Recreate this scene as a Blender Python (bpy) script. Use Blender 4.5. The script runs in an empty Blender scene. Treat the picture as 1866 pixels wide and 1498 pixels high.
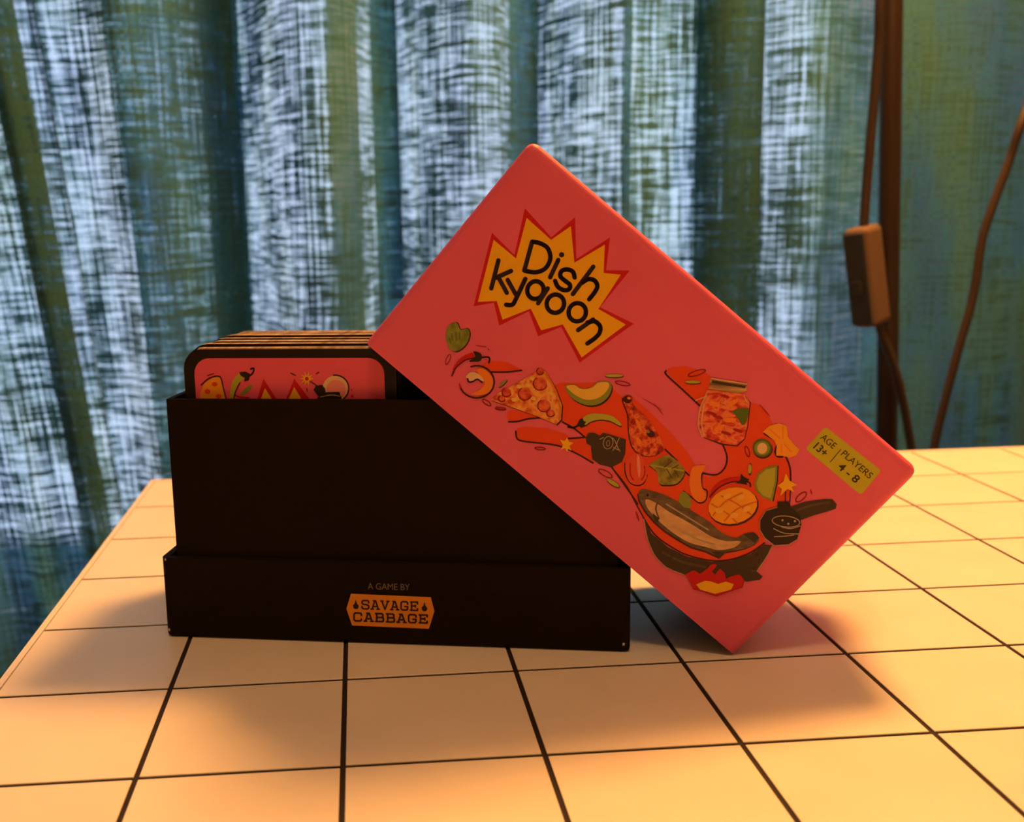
import bpy, bmesh, math, random
from mathutils import Vector, Matrix, noise
random.seed(7)

S = 0.05            # one printed square of the table top = 5 cm; all layout below is in squares
TH = 0.74           # height of the table top above the floor
W, H = 1866, 1498

# ------------------------------------------------------------------ camera
F_PX = 1967.66
CAM = Vector((2.1616, -5.9056, 2.6801))
PITCH, YAW, ROLL = 0.18657, 0.07068, -0.02177
DX, DY = -133.48, 1.32
fw = Vector((math.sin(YAW)*math.cos(PITCH), math.cos(YAW)*math.cos(PITCH), -math.sin(PITCH)))
rt = Vector((math.cos(YAW), -math.sin(YAW), 0))
up = rt.cross(fw)
R2 = math.cos(ROLL)*rt + math.sin(ROLL)*up
U2 = -math.sin(ROLL)*rt + math.cos(ROLL)*up

def w3(p):
    """layout squares -> metres in the room"""
    return Vector((p[0]*S, p[1]*S, p[2]*S + TH))

scene = bpy.context.scene
col = scene.collection
cam_data = bpy.data.cameras.new('camera')
cam = bpy.data.objects.new('camera', cam_data); col.objects.link(cam)
m = Matrix((R2, U2, -fw)).transposed().to_4x4()
m.translation = w3(CAM)
cam.matrix_world = m
cam_data.sensor_width = 36; cam_data.sensor_fit = 'HORIZONTAL'
cam_data.lens = F_PX / W * 36
cam_data.shift_x = -DX / W
cam_data.shift_y = DY / W
cam_data.clip_start = 0.01
cam_data.dof.use_dof = True
cam_data.dof.focus_distance = 6.3 * S
cam_data.dof.aperture_fstop = 17
scene.camera = cam

# ------------------------------------------------------------------ world (overcast daylight outside the window)
world = bpy.data.worlds.new('overcast_sky'); scene.world = world
world.use_nodes = True
wn = world.node_tree.nodes; wl = world.node_tree.links
bg = wn['Background']
bg.inputs['Color'].default_value = (0.76, 0.80, 1.0, 1)
bg.inputs['Strength'].default_value = 1.85

# ------------------------------------------------------------------ view
scene.view_settings.view_transform = 'Standard'
scene.view_settings.look = 'None'
scene.view_settings.exposure = 0.0
scene.view_settings.gamma = 1.0
scene.view_settings.use_curve_mapping = False
cy_ = scene.cycles
cy_.max_bounces = 5; cy_.diffuse_bounces = 3; cy_.glossy_bounces = 2; cy_.transmission_bounces = 3; cy_.transparent_max_bounces = 6
cy_.adaptive_threshold = 0.07

LAMP_POWER = 41.0
LAMP_COLOR = (1.0, 0.43, 0.11)
LAMP_POS = (9.3, 7.2, 16.2)
FILL_POWER = 14.0  # strength of the added fill globe above and behind the viewer
FILL_COLOR = (1.0, 0.49, 0.19)

# ------------------------------------------------------------------ helpers
def lin(r, g, b):
    def f(c):
        c /= 255
        return c/12.92 if c <= 0.04045 else ((c+0.055)/1.055)**2.4
    return (f(r), f(g), f(b), 1)

MATS = {}
def mat(name, color=None, rough=0.5, spec=0.5, metal=0.0, **k):
    if name in MATS: return MATS[name]
    mt = bpy.data.materials.new(name); mt.use_nodes = True
    b = mt.node_tree.nodes['Principled BSDF']
    b.inputs['Base Color'].default_value = color
    b.inputs['Roughness'].default_value = rough
    b.inputs['Specular IOR Level'].default_value = spec
    b.inputs['Metallic'].default_value = metal
    MATS[name] = mt
    return mt

def noise_mat(name, stops, scale=300.0, rough=0.6, detail=4.0, bump=0.0, spec=0.4, stretch=(1, 1, 1), distort=0.0):
    """colour broken up by a noise with a colour ramp, in object space (metres)"""
    mt = mat(name, stops[0][1], rough, spec)
    nt = mt.node_tree; N = nt.nodes; L = nt.links
    tc = N.new('ShaderNodeTexCoord'); mp = N.new('ShaderNodeMapping')
    mp.inputs['Scale'].default_value = stretch
    nz = N.new('ShaderNodeTexNoise'); nz.inputs['Scale'].default_value = scale
    nz.inputs['Detail'].default_value = detail; nz.inputs['Distortion'].default_value = distort
    rp = N.new('ShaderNodeValToRGB')
    el = rp.color_ramp.elements
    el[0].position, el[0].color = stops[0]
    el[1].position, el[1].color = stops[-1]
    for p, c in stops[1:-1]:
        e = el.new(p); e.color = c
    L.new(tc.outputs['Object'], mp.inputs['Vector']); L.new(mp.outputs['Vector'], nz.inputs['Vector'])
    L.new(nz.outputs['Fac'], rp.inputs['Fac']); L.new(rp.outputs['Color'], N['Principled BSDF'].inputs['Base Color'])
    if bump:
        bp = N.new('ShaderNodeBump'); bp.inputs['Strength'].default_value = bump; bp.inputs['Distance'].default_value = 0.0005
        L.new(nz.outputs['Fac'], bp.inputs['Height']); L.new(bp.outputs['Normal'], N['Principled BSDF'].inputs['Normal'])
    return mt

BASE = {}           # object name -> world position its mesh is written relative to
def link(o, parent=None):
    col.objects.link(o)
    if parent is not None: o.parent = parent
    return o

def thing(name, label, cat, loc, group=None):
    o = bpy.data.objects.new(name, None); o.empty_display_size = 0.02
    link(o); o.location = loc
    o['label'] = label; o['category'] = cat
    if group: o['group'] = group
    BASE[o.name] = Vector(loc)
    return o

def tag(o, label, cat, group=None):
    o['label'] = label; o['category'] = cat
    if group: o['group'] = group
    return o

def mesh_obj(name, verts, faces, mats, parent=None, fmats=None, smooth=False):
    """verts in world metres"""
    base = BASE[parent.name] if parent is not None else Vector((0, 0, 0))
    me = bpy.data.meshes.new(name)
    me.from_pydata([Vector(v) - base for v in verts], [], faces)
    for mm in (mats if isinstance(mats, (list, tuple)) else [mats]): me.materials.append(mm)
    if fmats: me.polygons.foreach_set('material_index', fmats)
    if smooth: me.polygons.foreach_set('use_smooth', [True]*len(me.polygons))
    me.update()
    o = bpy.data.objects.new(name, me)
    link(o, parent); BASE[o.name] = base
    return o

def bm_obj(name, bm, mats, parent=None, smooth=False):
    base = BASE[parent.name] if parent is not None else Vector((0, 0, 0))
    bmesh.ops.translate(bm, verts=bm.verts, vec=-base)
    me = bpy.data.meshes.new(name); bm.to_mesh(me); bm.free()
    for mm in (mats if isinstance(mats, (list, tuple)) else [mats]): me.materials.append(mm)
    if smooth:
        me.polygons.foreach_set('use_smooth', [True]*len(me.polygons))
    o = bpy.data.objects.new(name, me)
    link(o, parent); BASE[o.name] = base
    return o

def box_bm(lo, hi, frame=None, bevel=0.0, seg=2, bm=None):
    """axis box lo..hi mapped through frame(x,y,z)->world"""
    own = bm is None
    if own: bm = bmesh.new()
    f = frame or (lambda x, y, z: Vector((x, y, z)))
    vs = [bm.verts.new((x, y, z)) for x in (lo[0], hi[0]) for y in (lo[1], hi[1]) for z in (lo[2], hi[2])]
    fc = []
    for q in ((0, 1, 3, 2), (4, 6, 7, 5), (0, 4, 5, 1), (2, 3, 7, 6), (0, 2, 6, 4), (1, 5, 7, 3)):
        fc.append(bm.faces.new([vs[i] for i in q]))
    if bevel:
        ed = list({e for a in fc for e in a.edges})
        bmesh.ops.bevel(bm, geom=ed, offset=bevel, segments=seg, profile=0.5, affect='EDGES')
    if own:
        for v in bm.verts: v.co = f(*v.co)
        bmesh.ops.recalc_face_normals(bm, faces=bm.faces)
    return bm

def open_box_bm(lo, hi, t, axis, side, frame, bevel=0.0, seg=3):
    """box of wall thickness t with the face on `axis`,`side` (0 low,1 high) left open"""
    bm = bmesh.new()
    def corners(l, h): return [Vector((x, y, z)) for x in (l[0], h[0]) for y in (l[1], h[1]) for z in (l[2], h[2])]
    li = [a+t for a in lo]; hi_ = [a-t for a in hi]
    if side: hi_[axis] = hi[axis]
    else: li[axis] = lo[axis]
    O = [bm.verts.new(c) for c in corners(lo, hi)]
    I = [bm.verts.new(c) for c in corners(li, hi_)]
    quads = {(0, 0): (0, 1, 3, 2), (0, 1): (4, 6, 7, 5), (1, 0): (0, 4, 5, 1), (1, 1): (2, 3, 7, 6), (2, 0): (0, 2, 6, 4), (2, 1): (1, 5, 7, 3)}
    for k, q in quads.items():
        if k == (axis, side):
            for a, b in zip(q, q[1:]+q[:1]): bm.faces.new((O[a], O[b], I[b], I[a]))
        else:
            bm.faces.new([O[i] for i in q]); bm.faces.new([I[i] for i in reversed(q)])
    if bevel:
        rim = {O[i] for i in quads[(axis, side)]}
        Os = set(O)
        ed = [e for e in bm.edges if e.verts[0] in Os and e.verts[1] in Os and not (e.verts[0] in rim and e.verts[1] in rim)]
        bmesh.ops.bevel(bm, geom=ed, offset=bevel, segments=seg, profile=0.5, affect='EDGES')
    for v in bm.verts: v.co = frame(*v.co)
    bmesh.ops.recalc_face_normals(bm, faces=bm.faces)
    return bm

def tube(pts, r, n=10, r_fn=None):
    """verts, faces of a tube along world points"""
    vs, fs = [], []
    pts = [Vector(p) for p in pts]
    prev = None
    for i, p in enumerate(pts):
        d = (pts[min(i+1, len(pts)-1)] - pts[max(i-1, 0)]).normalized()
        a = d.orthogonal().normalized() if prev is None else (prev - d*prev.dot(d)).normalized()
        prev = a; b = d.cross(a)
        rr = r_fn(i/(len(pts)-1)) if r_fn else r
        for k in range(n):
            t = 2*math.pi*k/n
            vs.append(p + rr*(math.cos(t)*a + math.sin(t)*b))
    for i in range(len(pts)-1):
        for k in range(n):
            fs.append((i*n+k, i*n+(k+1) % n, (i+1)*n+(k+1) % n, (i+1)*n+k))
    fs.append(tuple(range(n))[::-1]); fs.append(tuple(range((len(pts)-1)*n, len(pts)*n)))
    return vs, fs

def catmull(pts, n=8, closed=False):
    out = []
    P = [Vector(p) for p in pts]; N = len(P)
    for i in range(N if closed else N-1):
        if closed: a, b, c, d = P[(i-1) % N], P[i], P[(i+1) % N], P[(i+2) % N]
        else: a, b, c, d = P[max(i-1, 0)], P[i], P[i+1], P[min(i+2, N-1)]
        for k in range(n):
            t = k/n
            out.append(0.5*((2*b) + (c-a)*t + (2*a-5*b+4*c-d)*t*t + (3*b-a-3*c+d)*t*t*t))
    if not closed: out.append(P[-1].copy())
    return out

def lathe(profile, n, origin, axis_m=None):
    vs, fs = [], []
    for r, z in profile:
        for k in range(n):
            t = 2*math.pi*k/n
            v = Vector((r*math.cos(t), r*math.sin(t), z))
            vs.append((axis_m @ v if axis_m else v) + Vector(origin))
    for i in range(len(profile)-1):
        for k in range(n):
            fs.append((i*n+k, i*n+(k+1) % n, (i+1)*n+(k+1) % n, (i+1)*n+k))
    return vs, fs

def ray(px, py):
    return fw + R2*((px-W/2-DX)/F_PX) - U2*((py-H/2-DY)/F_PX)
def on_plane(px, py, point, normal):
    """layout point of the plane that is seen at pixel (px,py); used to read positions off the photo once"""
    r = ray(px, py)
    return CAM + r*((point-CAM).dot(normal)/r.dot(normal))

# ------------------------------------------------------------------ materials
M_wall = noise_mat('wall_paint', [(0.35, lin(226, 216, 200)), (0.65, lin(234, 226, 212))], 6, 0.9)
M_ceil = mat('ceiling_paint', lin(238, 234, 226), 0.95)
M_floor = noise_mat('floor_wood', [(0.3, lin(128, 92, 60)), (0.7, lin(160, 120, 82))], 8, 0.5, stretch=(1, 12, 1))
M_frame = mat('window_paint', lin(225, 225, 222), 0.4)
M_tile = noise_mat('white_laminate', [(0.3, lin(232, 226, 216)), (0.7, lin(240, 235, 226))], 25, 0.33, spec=0.4)
M_rim = mat('laminate_edge', lin(236, 231, 222), 0.35)
M_grout = mat('dark_joint', lin(46, 38, 32), 0.7, 0.2)
M_leg = mat('white_leg', lin(220, 218, 214), 0.4)
M_black = noise_mat('black_card_stock', [(0.3, lin(27, 18, 13)), (0.7, lin(31, 21, 15))], 900, 0.7, spec=0.1, bump=0.05)
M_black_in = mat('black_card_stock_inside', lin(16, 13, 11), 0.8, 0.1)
M_scuff = mat('worn_paper', lin(215, 200, 190), 0.8, 0.2)
M_pink = noise_mat('pink_card_stock', [(0.3, lin(232, 98, 136)), (0.7, lin(236, 104, 142))], 60, 0.5, spec=0.35)
M_lid_in = mat('grey_board', lin(120, 110, 100), 0.9, 0.1)
M_card_edge = noise_mat('card_edge', [(0.3, lin(112, 92, 76)), (0.7, lin(196, 176, 154))], 500, 0.8, stretch=(1, 1, 6))
M_card_face = mat('card_black_border', lin(30, 22, 20), 0.45, 0.3)
M_card_pink = mat('card_pink', lin(240, 96, 128), 0.4, 0.4)

# ------------------------------------------------------------------ room shell
RX0, RX1, RY0, RY1, RZ1 = -1.5, 2.1, -2.4, 0.74, 2.4
def struct(name, bm_or_o, m=None, parent=None):
    o = bm_obj(name, bm_or_o, m, parent)
    if parent is None: o['kind'] = 'structure'
    return o
WT = 0.12
struct('floor', box_bm((RX0-WT, RY0-WT, -0.08), (RX1+WT, RY1+WT, 0.0)), M_floor)
struct('ceiling', box_bm((RX0-WT, RY0-WT, RZ1), (RX1+WT, RY1+WT, RZ1+0.1)), M_ceil)
struct('wall_left', box_bm((RX0-WT, RY0, 0), (RX0, RY1, RZ1)), M_wall)
struct('wall_right', box_bm((RX1, RY0, 0), (RX1+WT, RY1, RZ1)), M_wall)
struct('wall_front', box_bm((RX0-WT, RY0-WT, 0), (RX1+WT, RY0, RZ1)), M_wall)

# wall behind the curtain, with the window opening
WX0, WX1, WZ0, WZ1 = -0.72, 0.62, 0.50, 2.05
bm = bmesh.new()
for lo, hi in (((RX0-WT, RY1, 0), (WX0, RY1+WT, RZ1)), ((WX1, RY1, 0), (RX1+WT, RY1+WT, RZ1)),
               ((WX0, RY1, 0), (WX1, RY1+WT, WZ0)), ((WX0, RY1, WZ1), (WX1, RY1+WT, RZ1))):
    box_bm(lo, hi, bm=bm)
struct('wall_back', bm, noise_mat('back_wall_paint', [(0.35, lin(104, 114, 114)), (0.65, lin(112, 122, 120))], 6, 0.9))
# window: frame, mullions, panes
fy0, fy1 = RY1+0.03, RY1+0.07
bm = bmesh.new()
for lo, hi in (((WX0, fy0, WZ0), (WX0+0.05, fy1, WZ1)), ((WX1-0.05, fy0, WZ0), (WX1, fy1, WZ1)),
               ((WX0+0.05, fy0, WZ0), (WX1-0.05, fy1, WZ0+0.05)), ((WX0+0.05, fy0, WZ1-0.05), (WX1-0.05, fy1, WZ1))):
    box_bm(lo, hi, bm=bm)
win = struct('window_1', bm, M_frame)
M_glass = bpy.data.materials.new('window_glass'); M_glass.use_nodes = True
nt = M_glass.node_tree; nt.nodes.remove(nt.nodes['Principled BSDF'])
tr = nt.nodes.new('ShaderNodeBsdfTransparent'); tr.inputs['Color'].default_value = (0.95, 0.97, 0.97, 1)
gl = nt.nodes.new('ShaderNodeBsdfGlossy'); gl.inputs['Roughness'].default_value = 0.02
mx = nt.nodes.new('ShaderNodeMixShader'); mx.inputs['Fac'].default_value = 0.06
nt.links.new(tr.outputs[0], mx.inputs[1]); nt.links.new(gl.outputs[0], mx.inputs[2])
nt.links.new(mx.outputs[0], nt.nodes['Material Output'].inputs['Surface'])
mull = [-0.30, 0.10]
for x in mull:
    bm_obj('mullion', box_bm((x-0.014, fy0, WZ0+0.05), (x+0.014, fy1, WZ1-0.05)), M_frame, win)
edges = [WX0+0.05] + [v for x in mull for v in (x-0.014, x+0.014)] + [WX1-0.05]
for a, b in zip(edges[0::2], edges[1::2]):
    bm_obj('pane', box_bm((a, fy0+0.015, WZ0+0.05), (b, fy0+0.021, WZ1-0.05)), M_glass, win)
bm_obj('window_sill', box_bm((WX0-0.03, RY1-0.012, WZ0-0.03), (WX1+0.03, RY1-0.0005, WZ0-0.002)), M_frame, win)

# ------------------------------------------------------------------ table
table = thing('table', 'white table with a dark printed grid of squares under the game boxes', 'table', (0.34, -0.05, 0.0))
GX0, GX1, GY0, GY1 = 0, 14, -8, 5          # whole squares
E0 = 0.035                                  # rounded edge outside the grid
TT = 0.024                                  # slab thickness
TILE_H = 0.0006
top = bm_obj('table_top', box_bm((GX0*S-E0*S, GY0*S-E0*S, TH-TT), (GX1*S+E0*S, GY1*S+1.6*E0*S, TH-TILE_H)), M_rim, table, smooth=False)
bm_obj('joint_bed', box_bm((GX0*S+0.0004, GY0*S, TH-TILE_H), (GX1*S-0.0004, GY1*S, TH-TILE_H+0.00012)), M_grout, table)
# rim around the squares, level with them
rim = bmesh.new()
J = 0.0007                                  # half joint width
e = E0*S
for lo, hi in (((GX0*S-e, GY0*S-e, TH-TILE_H), (GX0*S+0.0003, GY1*S+1.6*e, TH)), ((GX1*S-0.0003, GY0*S-e, TH-TILE_H), (GX1*S+e, GY1*S+1.6*e, TH)),
               ((GX0*S+0.0003, GY0*S-e, TH-TILE_H), (GX1*S-0.0003, GY0*S-J, TH)), ((GX0*S+0.0003, GY1*S-0.0001, TH-TILE_H), (GX1*S-0.0003, GY1*S+1.6*E0*S, TH))):
    box_bm(lo, hi, bm=rim)
bm_obj('rim', rim, M_rim, table)
tile_me = None
for i in range(GX0, GX1):
    for j in range(GY0, GY1):
        if tile_me is None:
            bm = box_bm((-S/2+J, -S/2+J, -TILE_H+0.00013), (S/2-J, S/2-J, 0), bevel=0.00012, seg=1)
            tile_me = bpy.data.meshes.new('tile'); bm.to_mesh(tile_me); bm.free(); tile_me.materials.append(M_tile)
        o = bpy.data.objects.new('tile', tile_me); link(o, table)
        o.location = Vector(((i+0.5)*S, (j+0.5)*S, TH)) - BASE[table.name]
for x in (GX0*S+0.03, GX1*S-0.03):
    for y in (GY0*S+0.03, GY1*S-0.03):
        bm_obj('leg', box_bm((x-0.02, y-0.02, 0), (x+0.02, y+0.02, TH-TT), bevel=0.003), M_leg, table)
bm = bmesh.new()
for lo, hi in (((0.06, GY0*S+0.02, TH-TT-0.06), (GX1*S-0.06, GY0*S+0.038, TH-TT)), ((0.06, GY1*S-0.038, TH-TT-0.06), (GX1*S-0.06, GY1*S-0.02, TH-TT)),
               ((0.02, GY0*S+0.06, TH-TT-0.06), (0.038, GY1*S-0.06, TH-TT)), ((GX1*S-0.038, GY0*S+0.06, TH-TT-0.06), (GX1*S-0.02, GY1*S-0.06, TH-TT))):
    box_bm(lo, hi, bm=bm)
bm_obj('apron', bm, M_leg, table)

# ------------------------------------------------------------------ frames of the boxes (layout squares)
A0 = Vector((0.847, 0.780, 0)); bu = Vector((0.978, -0.209, 0)).normalized(); bv = Vector((-bu.y, bu.x, 0))
BD = 1.32                                   # box depth
def bl(a, b, c): return A0 + bu*a + bv*b + Vector((0, 0, c))
def bw(a, b, c): return w3(bl(a, b, c))     # box frame -> metres
ANG, LLEN, LWID, LBU = 0.7132, 2.90, 1.517, 3.562
ex = bu*math.cos(ANG) - Vector((0, 0, math.sin(ANG)))
ey = bu*math.sin(ANG) + Vector((0, 0, math.cos(ANG)))
L0 = bl(LBU, 0, 0.004) - ex*LLEN
def lw(s, t, d): return w3(L0 + ex*s + ey*t + bv*d)

# ------------------------------------------------------------------ flat print: shapes laid on a face
class Print:
    """collects flat polygons on a plane; every layer sits a hair above the last"""
    def __init__(self, to_face, to_world, step=0.00005, first=0.00004):
        self.f, self.w, self.step, self.z = to_face, to_world, step, first
        self.reset()
    def reset(self):
        self.v, self.fc, self.mi, self.ms = [], [], [], []
        self.eps = 0.0
    def m(self, mt):
        if mt not in self.ms: self.ms.append(mt)
        return self.ms.index(mt)
    def raw(self, pts2, mt, layer):
        layer += self.eps
        n0 = len(self.v)
        self.v += [self.w(p[0], p[1], -(self.z + layer*self.step)/S) for p in pts2]
        self.fc.append(tuple(range(n0, n0+len(pts2)))); self.mi.append(self.m(mt))
    def poly(self, pts, mt, layer=0, smooth=0, k=None):
        self.eps += 0.025
        P = [self.f(*p, k) for p in pts]
        if smooth: P = [(q.x, q.y) for q in catmull([(p[0], p[1], 0) for p in P], smooth, True)]
        self.raw(P, mt, layer)
    def line(self, pts, width, mt, layer=1, smooth=0, k=None, taper=False, closed=False):
        self.eps += 0.025
        P = [Vector((*self.f(*p, k), 0)) for p in pts]
        if smooth: P = catmull(P, smooth, closed)
        if closed: P = P + [P[0]]
        if k: width = width*k[2]
        w = width/318/2
        n = len(P)
        for i in range(n-1):
            a, b = P[i], P[i+1]
            d = b-a
            if d.length < 1e-7: continue
            d.normalize(); nn = Vector((-d.y, d.x, 0))
            wa = w*(0.25+0.75*math.sin(math.pi*min(1, max(0, i/(n-1))))) if taper else w
            wb = w*(0.25+0.75*math.sin(math.pi*min(1, max(0, (i+1)/(n-1))))) if taper else w
            self.raw([a-nn*wa, b-nn*wb, b+nn*wb, a+nn*wa], mt, layer)
        if not taper:
            for q in P:
                self.raw([(q.x+w*math.cos(t*math.pi/5), q.y+w*math.sin(t*math.pi/5)) for t in range(10)], mt, layer)
    def ell(self, c, rx, ry, rot, mt, layer=1, k=None, n=20):
        ca, sa = math.cos(rot), math.sin(rot)
        self.poly([(c[0]+rx*math.cos(2*math.pi*i/n)*ca-ry*math.sin(2*math.pi*i/n)*sa,
                    c[1]+rx*math.cos(2*math.pi*i/n)*sa+ry*math.sin(2*math.pi*i/n)*ca) for i in range(n)], mt, layer, 0, k)
    def ring(self, c, rx, ry, rot, width, mt, layer=1, k=None, n=22, a0=0, a1=2*math.pi):
        ca, sa = math.cos(rot), math.sin(rot)
        full = abs(a1-a0-2*math.pi) < 1e-6
        pts = []
        for i in range(n + (0 if full else 1)):
            t = a0+(a1-a0)*i/n
            pts.append((c[0]+rx*math.cos(t)*ca-ry*math.sin(t)*sa, c[1]+rx*math.cos(t)*sa+ry*math.sin(t)*ca))
        self.line(pts, width, mt, layer, 0, k, False, full)
    def text(self, body, centre, height, mt, layer=1, k=None, width=None, bold=0.0, spacing=1.0):
        cu = bpy.data.curves.new('lettering', 'FONT'); cu.body = body; cu.align_x = 'CENTER'; cu.align_y = 'CENTER'
        cu.size = 1.0; cu.offset = bold; cu.space_character = spacing
        ob = bpy.data.objects.new('lettering', cu); col.objects.link(ob)
        dg = bpy.context.evaluated_depsgraph_get()
        me = bpy.data.meshes.new_from_object(ob.evaluated_get(dg))
        xs = [v.co.x for v in me.vertices]; ys = [v.co.y for v in me.vertices]
        cx, cy = (min(xs)+max(xs))/2, (min(ys)+max(ys))/2
        sy = height/(max(ys)-min(ys)); sx = width/(max(xs)-min(xs)) if width else sy
        c = self.f(*centre, k); n0 = len(self.v); mi = self.m(mt)
        self.v += [self.w(c[0]+(v.co.x-cx)*sx, c[1]+(v.co.y-cy)*sy, -(self.z+layer*self.step)/S) for v in me.vertices]
        for p in me.polygons:
            self.fc.append(tuple(n0+i for i in p.vertices)); self.mi.append(mi)
        bpy.data.objects.remove(ob); bpy.data.curves.remove(cu); bpy.data.meshes.remove(me)
    def build(self, name, parent, label=None):
        o = mesh_obj(name, self.v, self.fc, self.ms, parent, self.mi)
        if label: o['label'] = label
        self.reset()
        return o

def px_of(x, y, k): return (k[0]+x*k[2], k[1]+y*k[2]) if k else (x, y)
K1 = (780, 340, 0.24027); K2 = (780, 560, 0.24038); K3 = (1080, 640, 0.24038); K4 = (1120, 780, 0.29379)
K5 = (280, 580, 0.28939); K6 = (280, 980, 0.28939); K7 = (1440, 740, 0.26708)

def lid_face(x, y, k=None):
    p = on_plane(*px_of(x, y, k), L0, bv) - L0
    return (p.dot(ex), p.dot(ey))
def box_face(x, y, k=None):
    p = on_plane(*px_of(x, y, k), A0, bv) - A0
    return (p.dot(bu), p.z)
CARD_V = 0.135
def card_face(x, y, k=None):
    p = on_plane(*px_of(x, y, k), bl(0, CARD_V, 0), bv) - A0
    return (p.dot(bu), p.z)

# print inks
def ink(name, r, g, b): return mat('ink_'+name, lin(r, g, b), 0.5, 0.35)
I_black = ink('black', 40, 22, 18); I_line = ink('dark_line', 74, 18, 14); I_red = ink('red', 206, 8, 22)
I_yel = ink('yellow', 248, 190, 26); I_splash = ink('vermilion', 236, 74, 24); I_mel = ink('melon', 238, 196, 84)
I_green = ink('green', 140, 152, 50); I_dgreen = ink('dark_green', 92, 112, 34); I_lime = ink('lime', 184, 184, 62)
I_pale = ink('pale', 236, 200, 150); I_pan = ink('pan', 66, 50, 38); I_panl = ink('pan_sheen', 98, 78, 58)
I_org = ink('orange', 246, 136, 40); I_mango = ink('mango', 250, 168, 40); I_mangod = ink('mango_cut', 226, 116, 24)
I_pinkl = ink('light_pink', 244, 150, 150); I_badge = ink('badge', 196, 190, 44); I_badget = ink('badge_text', 60, 50, 26)
I_chalk = ink('chalk', 190, 170, 140); I_choc = ink('dark_red', 170, 20, 26)
I_pizza = noise_mat('ink_pizza', [(0.34, lin(206, 66, 36)), (0.46, lin(240, 140, 60)), (0.58, lin(248, 182, 96)), (0.7, lin(220, 84, 44))], 420, 0.55)
I_pep = noise_mat('ink_pepperoni', [(0.35, lin(196, 40, 28)), (0.65, lin(236, 116, 70))], 600, 0.55)
I_chick = noise_mat('ink_chicken', [(0.32, lin(96, 24, 18)), (0.45, lin(204, 54, 34)), (0.57, lin(240, 128, 64)), (0.7, lin(190, 44, 30))], 480, 0.55)
I_kim = noise_mat('ink_pickle', [(0.34, lin(176, 34, 24)), (0.46, lin(230, 76, 44)), (0.58, lin(246, 140, 88)), (0.7, lin(206, 48, 30))], 330, 0.5, stretch=(1, 1, 1.5), distort=1.0)
I_fishb = noise_mat('ink_fish_back', [(0.3, lin(78, 64, 50)), (0.7, lin(128, 106, 84))], 300, 0.5, stretch=(1, 1, 2))
I_fishw = noise_mat('ink_fish_belly', [(0.3, lin(206, 160, 112)), (0.7, lin(232, 192, 142))], 260, 0.5, stretch=(1, 1, 2))
I_lett = noise_mat('ink_lettuce', [(0.35, lin(104, 92, 36)), (0.65, lin(168, 158, 64))], 350, 0.55)
I_leaf = noise_mat('ink_leaf', [(0.35, lin(112, 124, 44)), (0.65, lin(150, 160, 66))], 400, 0.55)
I_glass = ink('glass', 238, 190, 150); I_jarlid = noise_mat('ink_jar_lid', [(0.3, lin(120, 84, 50)), (0.7, lin(226, 180, 120))], 200, 0.5, stretch=(0.3, 0.3, 3))

# ------------------------------------------------------------------ base of the game box
base = thing('black_game_box', 'black open game box base with an orange hexagonal badge, holding the cards', 'box', bw(1.47, 0.66, 0))
TRH = 0.535
tray = bm_obj('tray', open_box_bm((0.0, 0.0, 0.0), (2.941, BD, TRH), 0.043, 2, 1, bw, bevel=0.03), M_black, base)
sleeve = bm_obj('inner_box', open_box_bm((0.085, 0.045, 0.045), (2.865, BD-0.045, 1.548), 0.035, 2, 1, bw, bevel=0.008, seg=2), M_black, base)
bm_obj('divider', box_bm((1.60, 0.085, 0.085), (1.635, BD-0.085, 1.50), bw), M_black_in, base)
bm_obj('insert_panel', box_bm((1.64, 0.30, 0.085), (2.82, 0.34, 1.78), bw), M_black_in, base)
# worn corners
for (a, b, c), r in (((2.905, 0.0, 0.055), 0.012), ((0.02, 0.0, 0.05), 0.009), ((0.03, 0.0, TRH-0.012), 0.01)):
    bm = bmesh.new(); bmesh.ops.create_icosphere(bm, subdivisions=1, radius=r*S)
    for v in bm.verts: v.co = Vector((v.co.x, v.co.y*0.4, v.co.z*1.3)) + bw(a, b+0.003, c)
    bm_obj('scuff', bm, M_scuff, tray)

pr = Print(box_face, lambda a, c, d: bw(a, d, c))
I_badgeo = ink('badge_orange', 236, 152, 40); I_grey = ink('grey_text', 124, 108, 94)
pr.text('A GAME BY', (1480, 308), 0.042, I_grey, 0, K6, width=0.265)
pr.build('maker_line', base, 'small grey line of capital letters')
pr.poly([(1243, 352), (1745, 374), (1768, 462), (1733, 573), (1250, 552), (1214, 447)], I_badgeo, 0, 0, K6)
badge = pr.build('maker_badge', base, 'orange hexagonal badge with dark slab lettering')

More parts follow.
